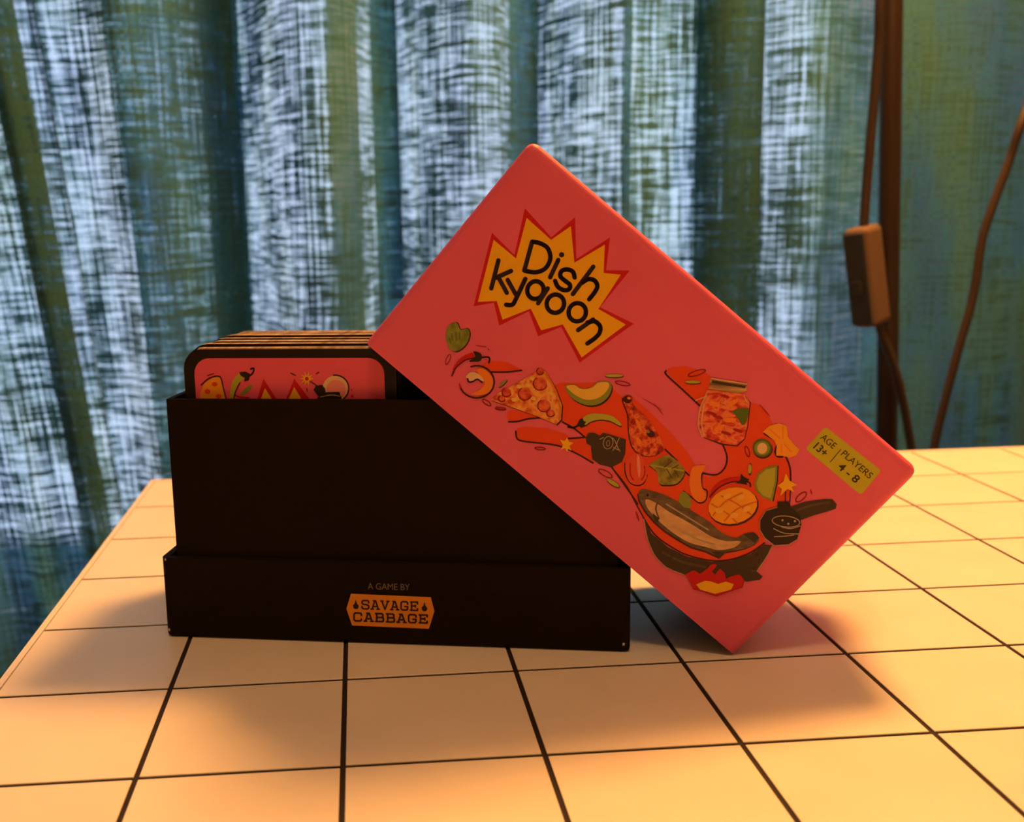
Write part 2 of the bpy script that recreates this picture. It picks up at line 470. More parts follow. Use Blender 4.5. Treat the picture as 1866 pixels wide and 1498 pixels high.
# slab-serif capitals drawn as strokes on a 0..1 x 0..1 cell (y up)
SLAB = {
 'S': [[(0.92, 0.72), (0.92, 0.9), (0.8, 1), (0.2, 1), (0.06, 0.88), (0.06, 0.66), (0.2, 0.54), (0.8, 0.48), (0.94, 0.36), (0.94, 0.14), (0.8, 0), (0.2, 0), (0.06, 0.12), (0.06, 0.3)]],
 'A': [[(0.1, 0), (0.44, 1), (0.56, 1), (0.9, 0)], [(0.24, 0.32), (0.76, 0.32)], [(-0.04, 0), (0.26, 0)], [(0.74, 0), (1.04, 0)], [(0.26, 1), (0.56, 1)]],
 'V': [[(0.1, 1), (0.5, 0), (0.9, 1)], [(-0.04, 1), (0.26, 1)], [(0.74, 1), (1.04, 1)]],
 'G': [[(0.92, 0.7), (0.92, 0.88), (0.78, 1), (0.22, 1), (0.06, 0.85), (0.06, 0.15), (0.22, 0), (0.78, 0), (0.92, 0.14), (0.92, 0.42), (0.56, 0.42)]],
 'E': [[(0.16, 0), (0.16, 1)], [(0.02, 1), (0.94, 1), (0.94, 0.78)], [(0.02, 0), (0.94, 0), (0.94, 0.22)], [(0.16, 0.52), (0.66, 0.52)], [(0.66, 0.62), (0.66, 0.4)]],
 'C': [[(0.92, 0.7), (0.92, 0.88), (0.78, 1), (0.22, 1), (0.06, 0.85), (0.06, 0.15), (0.22, 0), (0.78, 0), (0.92, 0.12), (0.92, 0.26)]],
 'B': [[(0.16, 0), (0.16, 1)], [(0.02, 1), (0.76, 1), (0.88, 0.9), (0.88, 0.62), (0.76, 0.52), (0.16, 0.52)], [(0.76, 0.52), (0.94, 0.42), (0.94, 0.1), (0.8, 0), (0.02, 0)]],
}
def slab_word(word, x0, x1, yb, yt, slope, lw_):
    n = len(word); cell = (x1-x0)/n
    for i, ch in enumerate(word):
        for st in SLAB[ch]:
            pts = []
            for a, b in st:
                X = x0 + cell*(i+0.1+0.78*a)
                pts.append((X, yb + (yt-yb)*b + slope*(X-x0)))
            pr.line(pts, lw_, I_black, 1, 0, K6)
slab_word('SAVAGE', 1304, 1672, 446, 394, 0.03, 11)
slab_word('CABBAGE', 1252, 1734, 522, 472, 0.03, 12)
for cx, cy in ((1274, 420), (1706, 434)):
    pr.poly([(cx, cy-30), (cx+6, cy-8), (cx+18, cy+8), (cx+12, cy+24), (cx, cy+28), (cx-14, cy+22), (cx-18, cy+4), (cx-8, cy-6)], I_black, 1, 3, K6)
pr.build('lettering', badge)

# ------------------------------------------------------------------ leaning lid
lid = thing('pink_game_box', 'pink hollow game box cover with food artwork, tilted over the black box', 'box', bw(LBU, 0.66, 0))
shell = bm_obj('shell', open_box_bm((0, 0, 0), (LLEN, LWID, BD), 0.034, 1, 0, lw, bevel=0.055, seg=6), [M_pink, M_lid_in], lid)
for p in shell.data.polygons:                # inside faces show bare board
    c = p.center + BASE[shell.name]
    q = (c - w3(L0))/S
    s_, t_, d_ = q.dot(ex), q.dot(ey), q.dot(bv)
    if 0.03 < s_ < LLEN-0.03 and t_ < LWID-0.03 and 0.03 < d_ < BD-0.03: p.material_index = 1
pl = Print(lid_face, lambda s, t, d: lw(s, t, d))
# title burst
burst = [(735, 165), (935, 385), (1115, 232), (1125, 550), (1380, 385), (1350, 635), (1530, 637), (1305, 915), (1560, 1040), (1150, 1335), (1010, 1065), (835, 1135), (765, 945), (540, 1055), (500, 880), (345, 908), (485, 350), (655, 520)]
burst_in = [(748, 238), (934, 404), (1083, 300), (1110, 578), (1340, 440), (1332, 655), (1462, 668), (1292, 928), (1500, 1046), (1165, 1296), (1022, 1045), (858, 1090), (780, 925), (565, 1010), (522, 868), (378, 874), (498, 404), (668, 545)]
pl.poly(burst, I_red, 0, 0, K1); pl.poly(burst_in, I_yel, 1, 0, K1)
title = pl.build('title_burst', lid, 'yellow jagged burst with a red outline')
LWD = 34
def strokes(sts):
    for pts, sm in sts: pl.line(pts, LWD, I_black, 2, sm, K1)
strokes([([(790, 418), (730, 637)], 0), ([(730, 637), (815, 650), (890, 620), (928, 545), (908, 468), (850, 430), (790, 418)], 5),
         ([(988, 556), (926, 688)], 0)])
pl.ell((1013, 517), 20, 20, 0, I_black, 2, K1)
strokes([([(1112, 690), (1098, 645), (1052, 628), (1012, 642), (1004, 680), (1040, 715), (1076, 745), (1070, 778), (1030, 785), (985, 760), (964, 715)], 5),
         ([(1253, 608), (1098, 815)], 0), ([(1168, 730), (1215, 702), (1262, 712), (1284, 752), (1268, 795), (1222, 855)], 5),
         ([(534, 560), (480, 772)], 0), ([(630, 640), (508, 694)], 0), ([(535, 690), (598, 806)], 0),
         ([(604, 708), (664, 815)], 0), ([(738, 700), (670, 845), (640, 895), (592, 896)], 4)])
pl.ring((815, 785), 62, 68, 0.3, LWD, I_black, 2, K1); strokes([([(908, 772), (835, 885)], 0)])
pl.ring((966, 888), 66, 70, 0.3, LWD, I_black, 2, K1); pl.ring((1132, 953), 66, 70, 0.3, LWD, I_black, 2, K1)
strokes([([(1252, 1008), (1138, 1088)], 0), ([(1210, 1030), (1265, 1022), (1305, 1060), (1300, 1110), (1265, 1150), (1208, 1190)], 5)])
pl.build('title_lettering', title, 'dark hand-drawn title letters')

# vermilion splashes behind the food
pl.poly([(395, 445), (450, 402), (600, 415), (712, 472), (640, 488), (500, 496), (470, 470)], I_splash, 0, 0, K2)
pl.poly([(600, 810), (625, 780), (720, 790), (830, 830), (760, 845), (640, 870), (605, 852)], I_splash, 0, 4, K2)
pl.poly([(665, 960), (680, 918), (740, 905), (900, 915), (1040, 958), (1100, 1000), (1200, 990), (1245, 1100), (1255, 1175), (1080, 1095), (980, 1045), (850, 1030), (720, 1012), (672, 990)], I_splash, 0, 0, K2)
pl.poly([(960, 590), (1010, 572), (1180, 575), (1300, 570), (1400, 615), (1480, 690), (1560, 690), (1700, 810), (1850, 960), (1970, 1100), (2015, 1180), (2050, 1250), (2150, 1300), (2150, 1500), (1600, 1500), (1500, 1360), (1410, 1215), (1300, 1100), (1190, 985), (1020, 880), (1015, 720)], I_splash, 0, 0, K2)
pl.poly([(548, 145), (600, 120), (700, 113), (850, 155), (900, 200), (1190, 390), (1275, 408), (1345, 510), (1410, 640), (1480, 790), (1508, 930), (1500, 1080), (1400, 1250), (1260, 1440), (880, 1420), (850, 960), (940, 940), (1000, 885), (1018, 800), (985, 700), (810, 420), (700, 300)], I_splash, 0, 0, K3)
pl.poly([(40, 280), (160, 520), (240, 660), (340, 735), (460, 795), (610, 825), (730, 815), (840, 775), (930, 715), (910, 600), (760, 430), (620, 350), (480, 285), (300, 200), (100, 200)], I_splash, 0, 0, K4)
for pts, k in (([(475, 490), (600, 490), (710, 478)], K2), ([(665, 940), (680, 1000), (760, 1020), (980, 1047), (1130, 1110), (1250, 1180)], K2),
               ([(612, 868), (680, 865), (760, 845), (850, 838)], K2), ([(1020, 870), (1110, 920), (1190, 985)], K2), ([(1060, 995), (1190, 985)], K2), ([(1395, 1215), (1500, 1360), (1590, 1490)], K2),
               ([(555, 150), (560, 180), (680, 290), (810, 412)], K3), ([(985, 705), (1018, 800), (1000, 885), (935, 937), (835, 925)], K3),
               ([(550, 745), (640, 830)], K3), ([(690, 905), (730, 940)], K3), ([(1460, 790), (1495, 880), (1500, 980)], K3),
               ([(0, 265), (80, 370), (160, 520), (240, 650), (340, 730), (460, 790), (610, 822), (730, 812), (840, 772), (930, 712)], K4)):
    pl.line(pts, 13 if k is not K4 else 9, I_line, 1, 4, k)
pl.build('splash_print', lid, 'vermilion splash shapes behind the food')

# leaf
pl.poly([(140, 215), (160, 140), (222, 112), (245, 158), (262, 166), (310, 160), (325, 210), (300, 280), (240, 335), (180, 330), (150, 275)], I_line, 2, 3, K2)
pl.poly([(134, 210), (155, 138), (214, 114), (240, 160), (258, 170), (303, 163), (316, 208), (292, 275), (234, 326), (176, 326), (146, 272)], I_leaf, 3, 3, K2)
for a, b in (((180, 200), (186, 250)), ((210, 190), (218, 250)), ((240, 190), (240, 240)), ((165, 235), (172, 270))): pl.line([a, b], 8, I_dgreen, 4, 0, K2)
pl.ring((152, 395), 14, 40, 0.4, 6, I_choc, 2, K2)
pl.build('leaf_print', lid)
# red pepper
pl.poly([(178, 522), (200, 440), (260, 375), (340, 345), (345, 378), (280, 400), (222, 450), (192, 512)], I_red, 2, 3, K2)
pl.line([(180, 520), (215, 455), (280, 402), (340, 385)], 9, I_line, 3, 4, K2)
pl.poly([(310, 410), (360, 370), (342, 335), (395, 345), (410, 375), (395, 408), (350, 412)], I_black, 4, 2, K2)
pl.line([(400, 382), (450, 376), (468, 390), (462, 420)], 12, I_black, 4, 4, K2)
pl.line([(365, 290), (410, 298), (440, 300)], 6, I_choc, 2, 0, K2); pl.line([(455, 315), (462, 322)], 6, I_choc, 2, 0, K2)
pl.build('red_pepper_print', lid)
# orange slice
pl.poly([(420, 465), (480, 520), (502, 590), (460, 650), (380, 665), (330, 655), (400, 620), (430, 560), (370, 480)], I_org, 2, 4, K2)
pl.poly([(288, 525), (330, 490), (390, 508), (425, 560), (370, 545), (320, 565)], I_pale, 3, 4, K2)
pl.line([(300, 540), (312, 565), (340, 562), (375, 545), (410, 570)], 12, I_line, 4, 4, K2)
pl.ring((370, 565), 132, 122, 0, 13, I_line, 4, K2, a0=-1.9, a1=2.9)
pl.line([(238, 580), (245, 610)], 10, I_red, 4, 0, K2)
pl.build('orange_slice_print', lid)
# seeds and flecks
for (c, rx, ry, rot, mt, k, fill) in (((570, 580), 44, 12, -0.75, I_green, K2, 1), ((445, 722), 38, 14, 0.6, I_choc, K2, 0), ((550, 768), 44, 14, 0.1, I_choc, K2, 1),
        ((1412, 522), 72, 15, 0.0, I_lime, K2, 1), ((1475, 577), 56, 15, 0.2, I_choc, K2, 0), ((1345, 1260), 58, 20, 0.5, I_choc, K2, 0), ((1405, 1335), 58, 20, 0.55, I_lime, K2, 1),
        ((850, 1070), 40, 10, 0.1, I_choc, K2, 0), ((760, 237), 62, 15, 0.02, I_lime, K3, 1), ((790, 165), 68, 18, -0.3, I_choc, K3, 0), ((1172, 760), 14, 42, -0.3, I_choc, K3, 0),
        ((1193, 895), 14, 48, 0.05, I_lime, K3, 1), ((1580, 1105), 22, 52, 0.85, I_choc, K3, 0), ((450, 400), 90, 3, 0.55, I_choc, K3, 2), ((500, 440), 60, 3, 0.9, I_choc, K3, 2),
        ((1305, 450), 62, 5, 0.85, I_choc, K3, 2), ((340, 1250), 8, 40, -0.3, I_choc, K3, 2), ((1655, 1065), 6, 22, -0.3, I_choc, K3, 2)):
    if fill == 1: pl.ell(c, rx, ry, rot, I_line, 2, k); pl.ell((c[0]-2, c[1]-4), rx*0.95, ry*0.75, rot, mt, 3, k)
    elif fill == 0: pl.ring(c, rx, ry, rot, 8, mt, 2, k)
    else: pl.ell(c, rx, ry, rot, mt, 2, k)
pl.build('seed_print', lid)
# pizza slice
pz = [(862, 462), (905, 510), (970, 620), (1015, 740), (1008, 850), (972, 888), (860, 838), (640, 758), (472, 702), (530, 650), (700, 560)]
pl.poly([(x+10, y+8) for x, y in pz], I_line, 2, 0, K2); pl.poly(pz, I_pizza, 3, 0, K2)
for c, r in (((735, 655), 50), ((850, 578), 52), ((880, 745), 48), ((595, 645), 34), ((850, 485), 26), ((560, 690), 26), ((930, 800), 30)):
    pl.ell(c, r, r*0.95, 0, I_pep, 4, K2); pl.ring(c, r, r*0.95, 0, 8, I_choc, 5, K2, a0=0.3, a1=4.2)
pl.line([(885, 490), (950, 600), (1000, 740), (995, 850)], 16, I_org, 5, 4, K2)
for c in ((650, 700), (800, 690), (790, 540), (930, 650), (760, 590), (690, 600)): pl.ell(c, 20, 14, 0.5, I_mel, 4, K2)
pl.build('pizza_print', lid)
# melon slice
ml = [(1040, 592), (1110, 585), (1150, 608), (1200, 615), (1250, 597), (1290, 565), (1370, 562), (1393, 605), (1368, 675), (1300, 730), (1210, 742), (1120, 708), (1062, 655)]
pl.poly([(x+8, y+12) for x, y in ml], I_black, 2, 3, K2); pl.poly(ml, I_green, 3, 3, K2)
pl.poly([(1048, 596), (1112, 590), (1150, 614), (1200, 620), (1252, 602), (1292, 570), (1362, 568), (1372, 600), (1340, 650), (1280, 690), (1200, 700), (1130, 672), (1080, 635)], I_mel, 4, 3, K2)
pl.build('melon_print', lid)
# green chilli
gc = [(1165, 850), (1220, 808), (1310, 806), (1400, 825), (1465, 885), (1450, 896), (1380, 860), (1300, 850), (1230, 868), (1190, 892)]
pl.poly([(x+2, y+10) for x, y in gc], I_line, 2, 3, K2); pl.poly(gc, I_lime, 3, 3, K2)
pl.poly([(1130, 890), (1150, 850), (1172, 838), (1180, 862), (1200, 868), (1185, 885), (1200, 900), (1160, 912)], I_black, 4, 0, K2)
pl.line([(1140, 895), (1100, 912), (1062, 906)], 14, I_black, 4, 3, K2)
pl.build('green_chilli_print', lid)
# first bomb
b1 = [(1195, 990), (1215, 952), (1260, 950), (1300, 972), (1330, 950), (1385, 965), (1500, 1000), (1495, 1110), (1470, 1170), (1390, 1213), (1300, 1190), (1245, 1150), (1235, 1050), (1202, 1030)]
pl.poly(b1, I_pan, 3, 0, K2)
pl.ring((1365, 1025), 36, 48, 0.2, 6, I_chalk, 4, K2); pl.ring((1365, 1030), 12, 22, 0.1, 5, I_chalk, 4, K2)
for pts in ([(1400, 990), (1430, 1040), (1400, 1085)], [(1450, 990), (1430, 1040), (1455, 1090)], [(1405, 1060), (1440, 1080)], [(1300, 1000), (1330, 985)]): pl.line(pts, 6, I_chalk, 4, 2, K2)
pl.poly([(1000, 1002), (1036, 1012), (1056, 985), (1066, 1016), (1102, 1026), (1072, 1050), (1086, 1086), (1062, 1072), (1056, 1098), (1040, 1068), (1004, 1080), (1024, 1045)], I_yel, 3, 0, K2)
pl.build('small_bomb_print', lid)
# drumstick
ck = [(228, 348), (268, 330), (305, 350), (302, 392), (345, 445), (400, 490), (460, 570), (515, 660), (540, 740), (500, 780), (440, 795), (360, 780), (300, 718), (276, 620), (268, 480), (242, 410)]
pl.poly([(x-8, y+6) for x, y in ck], I_line, 2, 3, K3); pl.poly(ck, I_chick, 3, 3, K3)
for c, rx, ry, rot, mt in (((262, 365), 34, 28, 0.3, I_line), ((275, 355), 14, 10, 0.3, I_org), ((440, 625), 34, 26, 0.4, I_line), ((310, 535), 14, 24, -0.2, I_choc), ((420, 610), 14, 10, 0, I_green), ((520, 740), 18, 24, 0, I_choc), ((350, 560), 14, 50, -0.4, I_org), ((350, 680), 16, 30, -0.5, I_org)):
    pl.ell(c, rx, ry, rot, mt, 4, K3)
pl.build('drumstick_print', lid)
# tomato wedge
tm = [(250, 835), (300, 785), (360, 780), (402, 860), (412, 945), (380, 1000), (330, 1012), (280, 988), (252, 920)]
pl.line([(245, 850), (250, 930), (285, 995), (335, 1016), (385, 1000), (412, 940)], 12, I_line, 2, 4, K3)
pl.poly(tm, ink('tomato', 232, 84, 56), 3, 3, K3); pl.poly([(335, 800), (352, 795), (362, 900), (352, 960), (340, 900)], I_pinkl, 4, 3, K3)
pl.line([(285, 850), (285, 930), (310, 975)], 9, I_red, 4, 4, K3); pl.line([(392, 870), (395, 930), (370, 975)], 9, I_red, 4, 4, K3)
pl.build('tomato_print', lid)
# lettuce
lt = [(430, 855), (540, 792), (600, 800), (680, 870), (695, 930), (640, 1000), (560, 1013), (502, 1000), (490, 920), (450, 880)]
pl.poly([(x+4, y+10) for x, y in lt], I_black, 2, 3, K3); pl.poly(lt, I_lett, 3, 3, K3)
pl.line([(440, 862), (540, 880), (690, 905)], 12, I_lime, 4, 4, K3)
for pts in ([(540, 880), (600, 830)], [(600, 890), (650, 860)], [(560, 890), (600, 960)], [(620, 900), (650, 950)]): pl.line(pts, 6, I_pan, 4, 0, K3)
pl.build('lettuce_print', lid)
# jar
pl.poly([(1150, 330), (1198, 390), (1180, 560), (1155, 665), (1098, 722), (975, 710), (840, 655)], I_line, 2, 0, K3)
pl.poly([(875, 292), (1150, 325), (1190, 388), (1172, 560), (1150, 660), (1090, 714), (980, 698), (835, 648), (800, 560), (815, 430), (858, 345)], I_kim, 3, 0, K3)
pl.poly([(890, 205), (1172, 250), (1166, 300), (1100, 318), (880, 285)], I_jarlid, 4, 0, K3)
pl.poly([(905, 218), (1160, 262), (1155, 280), (900, 240)], I_pan, 5, 0, K3)
for pts in ([(900, 205), (1170, 248)], [(860, 340), (780, 372)], [(870, 300), (850, 350), (815, 430), (800, 560), (830, 645)], [(845, 400), (825, 540), (845, 640)], [(1145, 335), (1165, 380)]):
    pl.line(pts, 8, I_glass, 5, 3, K3)
pl.poly([(1060, 450), (1180, 430), (1160, 540), (1130, 555), (1095, 500)], I_dgreen, 4, 3, K3)
for c in ((920, 400), (1060, 390), (960, 580), (1040, 520)): pl.ell(c, 48, 18, 0.5*math.sin(c[0]), I_org, 4, K3)
for c in ((900, 470), (1010, 620), (1100, 600), (1000, 340), (950, 500)): pl.ell(c, 40, 12, 0.3, I_choc, 4, K3)
pl.build('jar_print', lid)
# bow-tie pasta
bt = [(1290, 610), (1340, 565), (1410, 545), (1470, 565), (1480, 650), (1530, 710), (1568, 745), (1540, 790), (1490, 805), (1430, 790), (1390, 790), (1395, 720), (1380, 680), (1330, 640)]
pl.line([(1300, 625), (1340, 650), (1395, 690), (1382, 760), (1400, 798), (1440, 800)], 12, I_line, 2, 4, K3)
pl.poly(bt, I_mango, 3, 0, K3)
for pts in ([(1340, 590), (1420, 660)], [(1440, 570), (1440, 660)], [(1450, 700), (1500, 760)], [(1430, 710), (1430, 770)]): pl.line(pts, 8, I_org, 4, 0, K3)
pl.build('pasta_print', lid)
# cucumber slice
pl.ell((1289, 742), 76, 72, 0, I_line, 2, K3); pl.ell((1284, 732), 74, 70, 0, I_dgreen, 3, K3); pl.ell((1284, 734), 58, 55, 0, I_green, 4, K3); pl.ell((1284, 735), 38, 42, 0.2, I_pale, 5, K3)
pl.build('cucumber_print', lid)
# orange segment
pl.line([(850, 925), (828, 935), (830, 1030), (868, 1060), (855, 1130), (810, 1150), (760, 1115), (690, 1060)], 11, I_line, 2, 4, K3)
pl.poly([(745, 905), (770, 872), (850, 862), (850, 885), (822, 935), (828, 1030), (860, 1080), (850, 1128), (800, 1142), (752, 1090), (732, 1000)], I_org, 3, 3, K3)
pl.poly([(650, 1110), (690, 1062), (740, 1110), (742, 1180), (700, 1185), (660, 1150)], I_green, 3, 3, K3)
pl.build('orange_segment_print', lid)
# lime wedge
lm = [(1225, 1000), (1250, 930), (1310, 880), (1400, 862), (1395, 980), (1362, 1135), (1290, 1110), (1240, 1060)]
pl.poly([(x+10, y+4) for x, y in lm], I_line, 2, 0, K3); pl.poly(lm, I_green, 3, 0, K3)
pl.poly([(1240, 1000), (1262, 940), (1315, 895), (1385, 880), (1380, 980), (1350, 1115), (1295, 1095), (1252, 1050)], I_lime, 4, 0, K3)
pl.build('lime_print', lid)
# mango half
pl.ell((738, 490), 158, 116, -0.22, I_line, 2, K4); pl.ell((733, 481), 153, 112, -0.22, I_mango, 3, K4)
for pts in ([(600, 470), (700, 530), (760, 590)], [(660, 420), (760, 470), (850, 540)], [(680, 575), (760, 500), (880, 455)], [(610, 540), (680, 460), (790, 400)]): pl.line(pts, 8, I_mangod, 4, 3, K4)
for c in ((700, 420), (780, 430), (650, 510), (740, 540), (820, 500)): pl.ell(c, 26, 18, -0.3, ink('mango_light', 252, 186, 76), 4, K4)
pl.poly([(588, 432), (612, 370), (680, 318), (775, 305), (775, 325), (700, 345), (640, 380), (605, 425)], I_red, 5, 3, K4)
pl.line([(590, 425), (640, 372), (700, 340), (760, 328)], 7, I_line, 6, 4, K4)
pl.poly([(750, 340), (780, 318), (782, 282), (806, 305), (836, 318), (815, 335), (822, 352), (790, 345)], I_black, 6, 0, K4)
pl.line([(812, 330), (838, 338), (842, 362)], 8, I_black, 6, 3, K4)
pl.build('mango_print', lid)
# fish
fh = [(148, 405), (165, 378), (205, 382), (300, 410), (400, 460), (500, 525), (590, 582), (640, 630), (700, 665), (760, 680), (800, 655), (862, 645), (897, 680), (880, 715), (820, 742), (760, 757), (690, 768), (655, 802), (570, 762), (480, 737), (400, 692), (320, 640), (250, 580), (190, 510), (155, 445)]
pl.poly([(x-8, y+9) for x, y in fh], I_line, 2, 0, K4); pl.poly(fh, I_fishb, 3, 2, K4)
pl.poly([(195, 440), (260, 465), (340, 520), (430, 568), (520, 622), (600, 672), (690, 700), (780, 700), (740, 740), (640, 755), (560, 735), (470, 712), (390, 668), (310, 608), (240, 540), (198, 485)], I_fishw, 4, 3, K4)
pl.ell((204, 415), 9, 9, 0, I_black, 5, K4); pl.line([(270, 450), (255, 500), (275, 560)], 9, I_fishb, 5, 3, K4); pl.poly([(235, 525), (275, 560), (268, 590), (245, 570)], I_pan, 5, 0, K4)
for pts in ([(320, 470), (450, 550), (580, 630)], [(420, 640), (520, 690), (620, 720)]): pl.line(pts, 9, I_chalk, 5, 3, K4)
pl.poly([(600, 765), (690, 765), (655, 805), (630, 795)], I_pan, 5, 0, K4); pl.poly([(800, 660), (862, 645), (897, 680), (870, 710), (840, 690)], I_pan, 5, 0, K4)
pl.build('fish_print', lid)
# pan with handle and second bomb
pl.poly([(182, 560), (230, 655), (330, 738), (450, 798), (600, 830), (720, 822), (840, 782), (930, 722), (978, 728), (940, 800), (882, 890), (918, 920), (900, 940), (820, 952), (700, 932), (560, 922), (420, 908), (320, 862), (250, 790), (205, 690)], I_pan, 3, 0, K4)
pl.line([(182, 565), (205, 690), (250, 790), (320, 862), (430, 908)], 5, I_chalk, 4, 3, K4); pl.line([(978, 728), (940, 800), (880, 888)], 5, I_chalk, 4, 3, K4)
pl.line([(880, 770), (900, 830), (860, 880)], 22, I_panl, 4, 4, K4); pl.line([(300, 770), (420, 830), (560, 860)], 16, I_panl, 4, 4, K4)
pl.poly([(1080, 492), (1180, 457), (1300, 440), (1350, 441), (1377, 472), (1370, 500), (1320, 516), (1230, 542), (1130, 580)], I_pan, 3, 0, K4)
pl.line([(1130, 510), (1220, 478), (1330, 460)], 14, I_panl, 4, 3, K4)
b2 = [(900, 570), (935, 512), (1008, 490), (1010, 455), (1085, 455), (1092, 490), (1150, 540), (1157, 600), (1130, 690), (1080, 720), (990, 727), (930, 680), (900, 630)]
pl.poly(b2, I_black, 5, 0, K4); pl.line(b2[8:]+b2[:3], 4, I_chalk, 6, 0, K4)
pl.ring((1062, 578), 86, 34, 0.1, 6, I_chalk, 6, K4)
for c in ((1040, 570), (1117, 576), (1076, 592)): pl.ell(c, 7, 7, 0, I_chalk, 6, K4)
for pts in ([(985, 622), (1050, 650), (1140, 655)], [(1035, 612), (1090, 622), (1150, 605)], [(990, 672), (1060, 668), (1110, 662)]): pl.line(pts, 6, I_chalk, 6, 3, K4)
pl.line([(1060, 395), (1058, 455)], 7, I_line, 4, 0, K4); pl.line([(1090, 385), (1086, 455)], 7, I_line, 4, 0, K4)
pl.poly([(1060, 280), (1084, 325), (1132, 350), (1096, 364), (1115, 396), (1070, 376), (1026, 420), (1036, 376), (1010, 355), (1046, 330)], I_yel, 5, 0, K4)
pl.build('pan_print', lid)
# flame under the pan
fl = [(438, 905), (490, 880), (530, 902), (575, 870), (595, 846), (620, 840), (634, 850), (604, 888), (622, 908), (652, 870), (682, 895), (690, 935), (720, 918), (772, 905), (803, 942), (790, 985), (630, 1040), (488, 995)]
pl.poly(fl, I_red, 5, 0, K4); pl.poly([(505, 968), (560, 945), (600, 950), (640, 965), (690, 950), (738, 966), (722, 1000), (622, 1026), (530, 1000)], I_yel, 6, 0, K4)
pl.line([(488, 995), (630, 1040), (790, 985), (803, 942)], 6, I_choc, 6, 0, K4)
pl.build('flame_print', lid)
# age and players badge
rc = [(240, 140), (622, 440), (482, 608), (102, 290)]
rp = []
for i, p in enumerate(rc):
    p = Vector(p); a = (Vector(rc[i-1])-p).normalized(); b = (Vector(rc[(i+1) % 4])-p).normalized()
    for t in range(5):
        u = t/4; rp.append(tuple(p + a*24*(1-u)**2 + b*24*u**2))
pl.poly(rp, I_badge, 0, 0, K7)
ab = pl.build('age_badge', lid, 'yellow-green rounded badge')
pl.text('AGE', (262, 240), 0.038, I_badget, 1, K7, width=0.098)
pl.text('13+', (210, 296), 0.046, I_badget, 1, K7, width=0.082, bold=0.018)
pl.line([(345, 296), (272, 382)], 5, I_badget, 1, 0, K7)
pl.text('PLAYERS', (456, 398), 0.038, I_badget, 1, K7, width=0.215)
pl.text('4 - 8', (400, 455), 0.046, I_badget, 1, K7, width=0.14, bold=0.018)
pl.build('lettering', ab)
# ------------------------------------------------------------------ cards
CX0, CX1, CZ1, CR = 0.180, 1.520, 1.850, 0.125
CW, CH, CT = CX1-CX0, CZ1-0.085, 0.016
def rounded(w, h, r, n=6, cx=0, cz=0):
    out = []
    for sx, sz, a0 in ((1, 1, 0), (-1, 1, 90), (-1, -1, 180), (1, -1, 270)):
        for i in range(n+1):
            t = math.radians(a0+90*i/n)
            out.append((cx+sx*(w/2-r)+r*math.cos(t), cz+sz*(h/2-r)+r*math.sin(t)))
    return out
ol = rounded(CW, CH, CR)
n = len(ol)
bax = Matrix((bu, bv, Vector((0, 0, 1)))).transposed()
cv = [bax @ Vector((x, d, z+CH/2))*S for d in (0, CT) for x, z in ol]
cf = [tuple(range(n))[::-1], tuple(range(n, 2*n))] + [(i, (i+1) % n, n+(i+1) % n, n+i) for i in range(n)]
# corner radius only matters at the top; keep lower corners as well
card_me = bpy.data.meshes.new('card'); card_me.from_pydata(cv, [], [f[::-1] for f in cf])
for mm in (M_card_face, M_card_edge): card_me.materials.append(mm)
card_me.polygons.foreach_set('material_index', [0, 0] + [1]*n)
front = bpy.data.objects.new('game_card', card_me); link(front)
front.location = bw((CX0+CX1)/2, CARD_V, 0.085)
tag(front, 'frontmost upright card with pink panel, food and bomb artwork', 'card')
BASE[front.name] = front.location.copy()
pc = Print(card_face, lambda a, c, d: bw(a, CARD_V+d, c))
pc.raw([(CX0+CW/2+x, 0.085+CH/2+z) for x, z in rounded(CW-0.135, CH-0.115, 0.10)], M_card_pink, 0)
pc.build('pink_panel', front, 'pink panel inside the black border')
pc.poly([(288, 560), (295, 470), (320, 410), (370, 375), (415, 368), (462, 520), (465, 560)], I_mango, 1, 0, K5)
for c in ((385, 415), (340, 460), (410, 490)): pc.ell(c, 18, 14, 0, I_splash, 2, K5)
pc.line([(300, 420), (350, 378), (418, 367), (440, 440), (465, 540)], 9, I_line, 2, 3, K5); pc.line([(340, 360), (380, 348)], 6, I_line, 2, 0, K5)
pc.poly([(480, 540), (485, 440), (510, 375), (550, 345), (575, 370), (535, 410), (510, 470), (500, 540)], I_lime, 1, 3, K5)
pc.line([(500, 540), (515, 465), (545, 405)], 8, I_line, 2, 3, K5)
pc.poly([(540, 340), (580, 335), (608, 350), (600, 390), (570, 400), (575, 375), (550, 362)], I_black, 2, 0, K5); pc.line([(600, 365), (625, 345), (632, 315), (612, 320)], 11, I_black, 2, 3, K5)
pc.ell((585, 452), 48, 14, -0.75, I_green, 1, K5); pc.line([(510, 480), (540, 495), (600, 500)], 10, I_red, 1, 3, K5)
pc.poly([(645, 540), (692, 380), (785, 525), (830, 520), (886, 380), (960, 480), (1010, 540)], I_red, 1, 0, K5)
pc.poly([(664, 540), (702, 440), (765, 540)], I_yel, 2, 0, K5); pc.poly([(836, 540), (886, 432), (950, 540)], I_yel, 2, 0, K5)
pts = []
for i in range(20):
    r = 46 if i % 2 == 0 else 20
    pts.append((966+r*math.cos(i*math.pi/10), 380+r*math.sin(i*math.pi/10)))
pc.poly(pts, I_yel, 3, 0, K5); pc.ell((966, 380), 12, 12, 0, I_red, 4, K5)
pc.line([(865, 345), (895, 360)], 7, I_line, 3, 0, K5); pc.line([(1025, 350), (1040, 340)], 7, I_line, 3, 0, K5); pc.line([(965, 440), (968, 460)], 6, I_line, 3, 0, K5)
